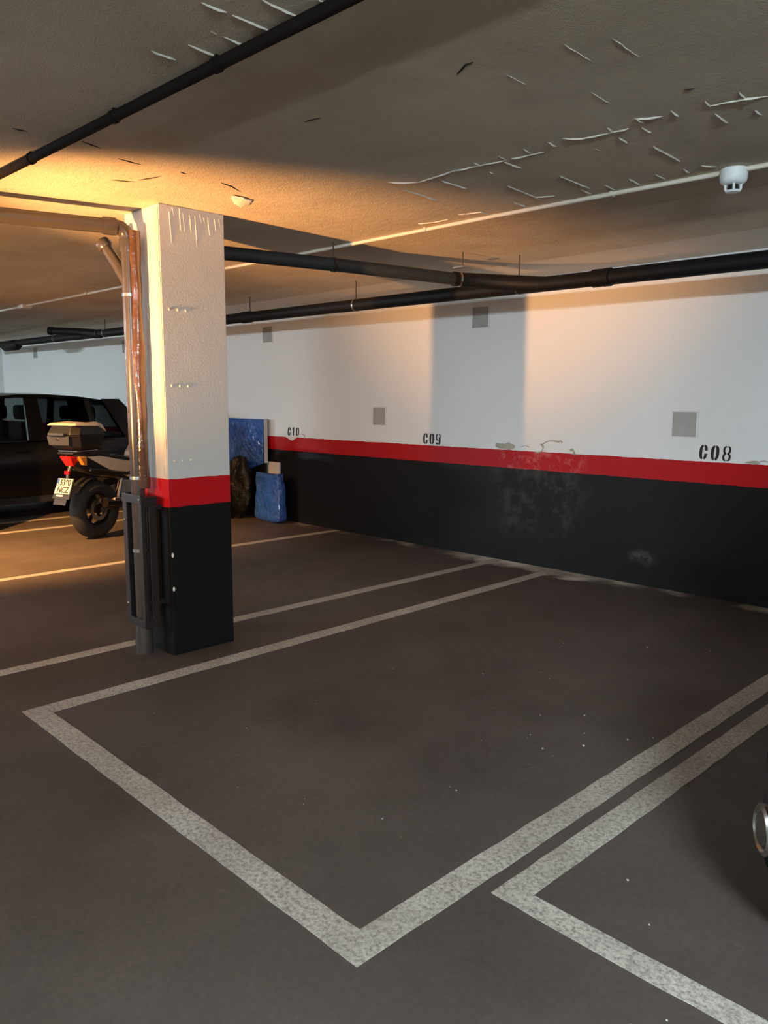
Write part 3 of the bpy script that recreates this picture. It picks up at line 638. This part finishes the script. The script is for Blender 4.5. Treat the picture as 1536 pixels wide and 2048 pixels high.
def make_car(base, rot, label):
    root = thing('parked_car', base, label, 'car', local=True, rot=rot)
    st = [(-2.0,.50,.30,.56,.60),(-1.97,.62,.24,.62,.66),(-1.90,.73,.20,.68,.73),(-1.76,.82,.19,.73,.80),(-1.5,.872,.19,.80,.88),(-1.0,.886,.19,.90,.985),(-.7,.886,.19,.93,.975),(0,.886,.19,.95,.965),(.8,.886,.19,.965,.98),(1.4,.876,.20,.985,1.0),(1.72,.85,.24,.985,1.0),(1.88,.80,.28,.95,.975),(1.96,.72,.32,.88,.90),(2.0,.60,.38,.76,.78)]
    rings = []
    for y, wm, zb, zk, zt in st:
        zm = zb+(zk-zb)*.5
        half = [(wm*.55,zb),(wm*.88,zb+.005),(wm*.975,zb+.07),(wm,zm-.03),(wm,zm+.06),(wm*.985,zk-.06),(wm*.955,zk-.01),(wm*.86,zk+.015),(wm*.5,zt)]
        rings.append([Vector((a, y, b)) for a, b in half]+[Vector((-a, y, b)) for a, b in reversed(half)])
    body = MB().loft(rings).build('body', M['car'], root, angle=32)
    cut = []
    for y in (-1.22, 1.24):
        cut.append(MB().cyl((-1.2, y, .31), (1.2, y, .31), .365, n=40).build('cut', None))
    apply_bool(body, cut)
    for y in (-1.22, 1.24):
        for s in (-1, 1):
            MB().lathe([(.372, 0), (.372, .26), (.05, .27), (.05, .28), (.38, .27), (.38, 0)], (s*.875, y, .31), (-s,0,0), 32, ring=True).build('arch_liner', M['trim'], root)
            wheel(root, s*.775, y, s)
    # greenhouse
    MB().box(-.80, .80, -.95, 1.75, .95, .972).build('parcel_floor', M['trim'], root)
    rr_ = []
    for y, hw, z, sag in ((-.42,.585,1.475,.02),(-.30,.60,1.51,.025),(.1,.615,1.555,.03),(.5,.615,1.555,.03),(.9,.60,1.53,.03),(1.25,.58,1.485,.03),(1.42,.565,1.455,.03)):
        top = [(-hw,z-.045),(-hw+.03,z-.012),(-hw*.5,z),(0,z+.006),(hw*.5,z),(hw-.03,z-.012),(hw,z-.045),(hw-.03,z-.05),(0,z-.03),(-hw+.03,z-.05)]
        rr_.append([Vector((a, y, b)) for a, b in top])
    MB().loft(rr_).build('roof', M['car'], root, angle=35)
    MB().add([(-.56,1.40,1.462),(.56,1.40,1.462),(.53,1.56,1.425),(-.53,1.56,1.425),(-.56,1.40,1.425),(.56,1.40,1.425),(.53,1.56,1.395),(-.53,1.56,1.395)],
             [(0,1,2,3),(7,6,5,4),(0,4,5,1),(1,5,6,2),(2,6,7,3),(3,7,4,0)]).build('roof_spoiler', M['car'], root, bevel=.012)
    def slab(q, th, out):
        q = [Vector(v) for v in q]; n_ = (q[1]-q[0]).cross(q[2]-q[0]).normalized()
        if n_.dot(Vector(out)) < 0: n_ = -n_
        return q+[v-n_*th for v in q]
    FS = [(0,1,2,3),(7,6,5,4),(0,4,5,1),(1,5,6,2),(2,6,7,3),(3,7,4,0)]
    for s in (-1, 1):
        o_ = (s, 0, .3)
        def P(y, t):   # point on the side glass plane, t 0 belt .. 1 roof
            return Vector((s*(.835+(.598-.835)*t), y, .965+(zt_(y)-.965)*t))
        def zt_(y): return 1.455+(.06 if -.2 < y < 1.0 else .035)
        pil = [(-.98,-.88,-.44,-.36),(.12,.34,.18,.34),(.98,1.06,.94,1.02),(1.42,1.86,1.20,1.45)]
        for a, b, c, d_ in pil:
            MB().add(slab([P(a,0), P(b,0), P(d_,1), P(c,1)], .05, o_), FS).build('pillar', M['car'], root)
        for k, (q, mt) in enumerate((([P(-.88,.02), P(.12,.02), P(.18,.98), P(-.36,.98)], 'glass'), ([P(.34,.02), P(.98,.02), P(.94,.98), P(.34,.98)], 'tint'), ([P(1.06,.02), P(1.42,.02), P(1.20,.98), P(1.02,.98)], 'tint'))):
            MB().add(slab(q, .008, o_), FS).build('side_window', M[mt], root, smooth=False)
        MB().box(min(s*.84, s*.99), max(s*.84, s*.99), -.82, -.70, 1.0, 1.12).build('mirror', M['car'], root, bevel=.03, seg=3)
        for y in (-.05, .86):
            MB().tube([(s*.88, y, .83), (s*.905, y+.03, .835), (s*.905, y+.15, .838), (s*.88, y+.18, .838)], .011, 8).build('door_handle', M['car'], root)
        MB().box(min(s*.86, s*.895), max(s*.86, s*.895), -.84, .86, .19, .27).build('sill', M['trim'], root, bevel=.008)
        tl = MB().prism([(1.70,.86),(1.93,.80),(1.94,.95),(1.84,1.02),(1.74,1.0)], 'yz', s*.70, s*.855).build('tail_light', M['redlens'], root, bevel=.01)
        MB().prism([(-1.93,.60),(-1.60,.66),(-1.50,.79),(-1.70,.77),(-1.90,.70)], 'yz', s*.46, s*.70).build('headlight', M['lens'], root, bevel=.012)
        n_ = Vector((s*.80, -.60, 0)).normalized(); c_ = Vector((s*.80, -1.80, .345))
        fg = MB().lathe([(.066, -.05), (.069, .004), (.059, .010), (.054, .002), (.0, -.004)], c_, n_, 28).build('fog_lamp', M['alloy'], root, label='silver-rimmed fog lamp')
        MB().lathe([(.052, .0), (.044, .008), (.002, .011)], c_, n_, 24).build('fog_lens', M['engine'], fg)
    MB().add(slab([(-.80,-.96,.985),(.80,-.96,.985),(.585,-.42,1.45),(-.585,-.42,1.45)], .008, (0,-1,1)), FS).build('windscreen', M['glass'], root, smooth=False)
    MB().add(slab([(-.72,1.84,1.0),(.72,1.84,1.0),(.545,1.46,1.425),(-.545,1.46,1.425)], .008, (0,1,1)), FS).build('rear_window', M['tint'], root, smooth=False)
    for x in (-.37, .37):
        for y, h_ in ((.12, 0), (1.02, -.02)):
            MB().box(x-.25, x+.25, y, y+.13, .93, 1.20+h_).build('seat_back', M['seat'], root, bevel=.05, seg=3)
            MB().box(x-.14, x+.14, y+.03, y+.14, 1.22+h_, 1.41+h_).build('headrest', M['seat'], root, bevel=.045, seg=3)
    MB().box(-.42, .42, -1.985, -1.94, .42, .56).build('grille', M['trim'], root, bevel=.01)
    MB().box(-.26, .26, 1.985, 2.0, .62, .73).build('number_plate', M['plate'], root)
    return root
make_car((-11.03, 3.60, 0), 0, 'black hatchback parked at the left behind the motorbike')
make_car((.095, 3.93, 0), 0, 'black car almost wholly cut off by the right edge of the picture')

# ------------------------------------------------------------------ motorbike
bk = thing('motorbike', (-8.20, 3.64, 0), 'dark motorbike with silver panels and a top case, parked tail to the aisle', 'motorbike', local=True, rot=R(20))
def bwheel(y, rad, mn, name):
    o = MB(); ns, nt = 40, 14; rs = []
    for i in range(ns):
        a = 2*math.pi*i/ns; c = Vector((0, y+(rad-mn)*math.cos(a), rad+(rad-mn)*math.sin(a))); d_ = Vector((0, math.cos(a), math.sin(a)))
        rs.append([c+d_*(mn*math.cos(2*math.pi*k/nt))+Vector((1.12*mn*math.sin(2*math.pi*k/nt),0,0)) for k in range(nt)])
    rs.append(rs[0]); o = o.loft(rs, caps=False).build(name, M['rubber'], bk, angle=60)
    r2 = rad-2*mn+.012; rm = MB()
    rm.lathe([(r2+.012,-.05),(r2+.012,.05),(r2-.012,.045),(r2-.02,.0),(r2-.012,-.045)], (0,y,rad), (1,0,0), 36, ring=True)
    rm.cyl((-.06,y,rad), (.06,y,rad), .045, n=16)
    for k in range(5):
        a = R(20+72*k); 
        for da in (-.10, .10):
            p0 = Vector((0, y+.035*math.cos(a), rad+.035*math.sin(a))); p1 = Vector((0, y+r2*math.cos(a+da), rad+r2*math.sin(a+da)))
            rm.cyl(p0, p1, .014, .010, 8)
    rm.build('rim', M['dark_alloy'], o)
    ds = MB().lathe([(.075,.062),(.118,.062),(.118,.067),(.075,.067)], (0,y,rad), (1,0,0), 32, ring=True).build('brake_disc', M['steel'], o)
    return o
bwheel(0, .315, .078, 'rear_wheel'); bwheel(1.42, .30, .06, 'front_wheel')
def bp(n, mb, mt, bevel=0, lab=None, par=None, ang=38): return mb.build(n, M[mt], par or bk, bevel=bevel, seg=3, label=lab, angle=ang)
sw = MB().tube([(.105,0,.315),(.11,.25,.36),(.10,.55,.42)], [.026,.032,.036], 10).tube([(-.105,0,.315),(-.11,.25,.36),(-.10,.55,.42)], [.026,.032,.036], 10)
bp('swingarm', sw, 'engine')
bp('caliper', MB().box(.06,.10,.03,.14,.34,.42), 'chrome', .008)
bp('exhaust', MB().tube([(.17,-.02,.40),(.17,.35,.36),(.15,.62,.28),(.08,.85,.22)], [.055,.058,.035,.022], 14), 'dark_alloy')
bp('exhaust_trim', MB().box(.20,.235,.02,.30,.415,.45, Matrix.Rotation(R(-6),4,'X')), 'steel', .006)
bp('engine_block', MB().box(-.17,.17,.50,.95,.22,.62), 'engine', .05)
bp('engine_cover', MB().lathe([(.11,0),(.11,.03),(.06,.05)], (.17,.66,.36), (1,0,0), 24), 'dark_alloy')
bp('frame_rails', MB().tube([(.12,-.15,.76),(.14,.35,.68),(.15,.75,.74),(.06,1.12,.92)], .022, 10).tube([(-.12,-.15,.76),(-.14,.35,.68),(-.15,.75,.74),(-.06,1.12,.92)], .022, 10), 'bike_black')
bp('shock', MB().cyl((.06,.28,.42),(.05,.38,.70),.03,n=12), 'chrome')
def loftx(secs):   # secs: y, halfwidth bottom, halfwidth top, zbot, ztop
    rs = []
    for y, wb_, wt, z0, z1 in secs:
        h_ = [(wb_,z0),(max(wb_,wt)*1.03,(z0+z1)/2),(wt,z1-.01),(wt*.7,z1)]
        rs.append([Vector((a,y,b)) for a,b in h_]+[Vector((-a,y,b)) for a,b in reversed(h_)])
    return MB().loft(rs)
bp('tail_body', loftx([(-.30,.06,.07,.80,.885),(-.10,.09,.11,.72,.88),(.15,.11,.13,.66,.85),(.5,.12,.14,.60,.80)]), 'bike_black')
for s in (1, -1):
    bp('side_panel', MB().prism([(-.20,.895),(-.02,.895),(.62,.775),(.74,.60),(.52,.585),(.10,.74),(-.02,.80)], 'yz', s*.118, s*.150), 'bike_panel', .012, 'satin silver tail panel')
    bp('indicator', MB().prism([(-.30,.90),(-.20,.90),(-.20,.80),(-.24,.81)], 'yz', s*.085, s*.135), 'amber', .008, 'amber indicator lens')
    bp('grab_rail', MB().tube([(s*.135,-.22,.91),(s*.15,-.08,.925),(s*.14,.10,.905)], .012, 8), 'trim')
bp('tail_light', MB().add([(-.075,-.375,.905),(.075,-.375,.905),(.055,-.315,.80),(-.055,-.315,.80),(-.09,-.27,.90),(.09,-.27,.90),(.07,-.25,.79),(-.07,-.25,.79)], [(0,1,2,3),(7,6,5,4),(0,4,5,1),(1,5,6,2),(2,6,7,3),(3,7,4,0)]), 'redlens', .012, 'red tail lamp')
bp('seat', loftx([(-.05,.10,.12,.86,.93),(.2,.13,.15,.82,.90),(.45,.14,.14,.79,.85),(.66,.10,.10,.79,.86)]), 'bike_black')
bp('tank', loftx([(.56,.09,.08,.78,.90),(.7,.15,.13,.76,1.0),(.95,.17,.13,.78,1.03),(1.12,.10,.08,.85,.98)]), 'bike_panel')
for s in (1, -1):
    bp('fork_leg', MB().cyl((s*.09,1.42,.30),(s*.09,1.16,1.0),.026,n=12), 'engine')
    bp('mirror', MB().tube([(s*.25,1.12,1.06),(s*.32,1.14,1.18)], .008, 8).sphere((s*.36,1.13,1.22),.055,12,8,(1,.35,.65)), 'bike_black')
    bp('footpeg', MB().cyl((s*.16,.38,.40),(s*.25,.36,.40),.014,n=10), 'steel')
bp('handlebar', MB().tube([(-.36,1.0,1.06),(-.22,1.10,1.08),(0,1.13,1.06),(.22,1.10,1.08),(.36,1.0,1.06)], .014, 10), 'bike_black')
bp('headlight_fairing', loftx([(1.18,.16,.13,.80,1.10),(1.30,.15,.11,.82,1.04),(1.40,.08,.06,.86,.96)]), 'bike_panel')
bp('windscreen', MB().add([(-.13,1.27,1.05),(.13,1.27,1.05),(.10,1.12,1.26),(-.10,1.12,1.26),(-.13,1.262,1.05),(.13,1.262,1.05),(.10,1.112,1.26),(-.10,1.112,1.26)], [(0,1,2,3),(7,6,5,4),(0,4,5,1),(1,5,6,2),(2,6,7,3),(3,7,4,0)]), 'tint')
bp('hugger', MB().loft([[Vector((x, -.335*math.cos(a)*0+ (.345)*-math.cos(a), .315+.345*math.sin(a)+dz)) for x, dz in ((-.075,0),(.075,0),(.075,.008),(-.075,.008))] for a in [R(35+10*k) for k in range(9)]]), 'bike_black')
bp('side_stand', MB().tube([(.13,.42,.28),(.20,.36,.12),(.24,.33,.02)], .012, 8).box(.17,.30,.30,.37,.0,.018), 'lens', 0, 'pale foot of the stand')
# plate on its arm behind the wheel
T = Matrix.Translation(Vector((0,-.40,.60))) @ Matrix.Rotation(R(-24),4,'X')
bp('plate_arm', MB().tube([(0,-.28,.82),(0,-.31,.76),(0,-.335,.70),(0,-.345,.63)], [.03,.026,.022,.022], 10), 'bike_black')
bp('plate_lamp', MB().box(-.03,.03,-.36,-.33,.715,.755), 'redlens', .008, 'small red reflector')
bp('plate_holder', MB().box(-.115,.115,.004,.012,-.135,.088,T), 'bike_black')
pl = bp('license_plate', MB().box(-.105,.105,-.002,.004,-.082,.082,T), 'plate', 0, 'white licence plate reading 5390 NCZ')
MB().box(-.104,-.078,-.0035,-.002,-.002,.080,T).build('country_band', M['plate_blue'], pl, smooth=False)
def letters(s, x, z, size, parent, mt):
    cu = bpy.data.curves.new('plate_text', 'FONT'); cu.body = s; cu.size = size; cu.align_x = 'CENTER'; cu.extrude = .0006; cu.offset = .0025
    to = bpy.data.objects.new('plate_text', cu); COL.objects.link(to)
    me = bpy.data.meshes.new_from_object(to.evaluated_get(bpy.context.evaluated_depsgraph_get()))
    bpy.data.objects.remove(to)
    me.transform(T @ Matrix.Translation(Vector((x, -.0035, z))) @ Matrix.Rotation(R(90),4,'X') @ Matrix.Scale(.82,4,Vector((1,0,0))))
    me.materials.clear(); me.materials.append(M[mt]); o = bpy.data.objects.new('plate_text', me); COL.objects.link(o); o.parent = parent; return o
letters('5390', .014, .008, .092, pl, 'stencil'); letters('NCZ', .006, -.070, .092, pl, 'stencil'); letters('E', -.091, .006, .026, pl, 'plate')
bp('holder_strip', MB().box(-.07,.02,.0,.004,-.112,-.094,T), 'plate')
bp('mud_flap', MB().box(-.085,.085,.008,.014,-.20,-.13,T), 'bike_black')
# rack and top case
bp('rack', MB().box(-.11,.11,-.36,.10,.925,.945), 'bike_black', .006)
bp('rack_plate', MB().box(-.13,.13,-.33,-.04,.948,.965), 'steel', .006)
def casering(secs):
    rs = []
    for z, hw, y0, y1 in secs:
        c = .07; rs.append([Vector(q+(z,)) for q in ((-hw+c,y0),(hw-c,y0),(hw,y0+c),(hw,y1-c*1.4),(hw-c*1.4,y1),(-hw+c*1.4,y1),(-hw,y1-c*1.4),(-hw,y0+c))])
    return MB().loft(rs)
tc = bp('top_case', casering([(.972,.17,-.36,.02),(1.0,.20,-.395,.045),(1.10,.215,-.42,.055),(1.125,.222,-.43,.06)]), 'bike_black', .006)
bp('lid', casering([(1.127,.222,-.43,.06),(1.15,.220,-.425,.055),(1.215,.205,-.39,.03),(1.24,.19,-.365,.01)]), 'bike_black', .006, par=tc)
bp('lid_panel', MB().loft([[Vector(q) for q in ((-.205,-.395,z0),(.205,-.395,z0),(.212,-.10,z0-.012),(.222,.0,z0-.07),(.15,.075,z0-.075),(-.15,.075,z0-.075),(-.222,.0,z0-.07),(-.212,-.10,z0-.012))] for z0 in (1.222,)]+[[Vector(q) for q in ((-.18,-.37,1.245),(.18,-.37,1.245),(.19,-.12,1.262),(.18,-.02,1.235),(.13,.03,1.215),(-.13,.03,1.215),(-.18,-.02,1.235),(-.19,-.12,1.262))]]), 'bike_panel', .006, 'silver lid panel', tc)
bp('case_face', MB().add([(-.14,-.436,1.02),(.14,-.436,1.02),(.155,-.446,1.115),(-.155,-.446,1.115),(-.14,-.40,1.02),(.14,-.40,1.02),(.155,-.40,1.115),(-.155,-.40,1.115)], [(0,1,2,3),(7,6,5,4),(0,4,5,1),(1,5,6,2),(2,6,7,3),(3,7,4,0)]), 'case_face', .006, 'grey rear face of the case', tc)
bp('latch', MB().box(-.11,.11,-.475,-.43,1.118,1.148), 'case_face', .008, par=tc)
bp('lock', MB().cyl((0,-.455,1.085),(0,-.44,1.085),.012,n=12), 'chrome', par=tc)
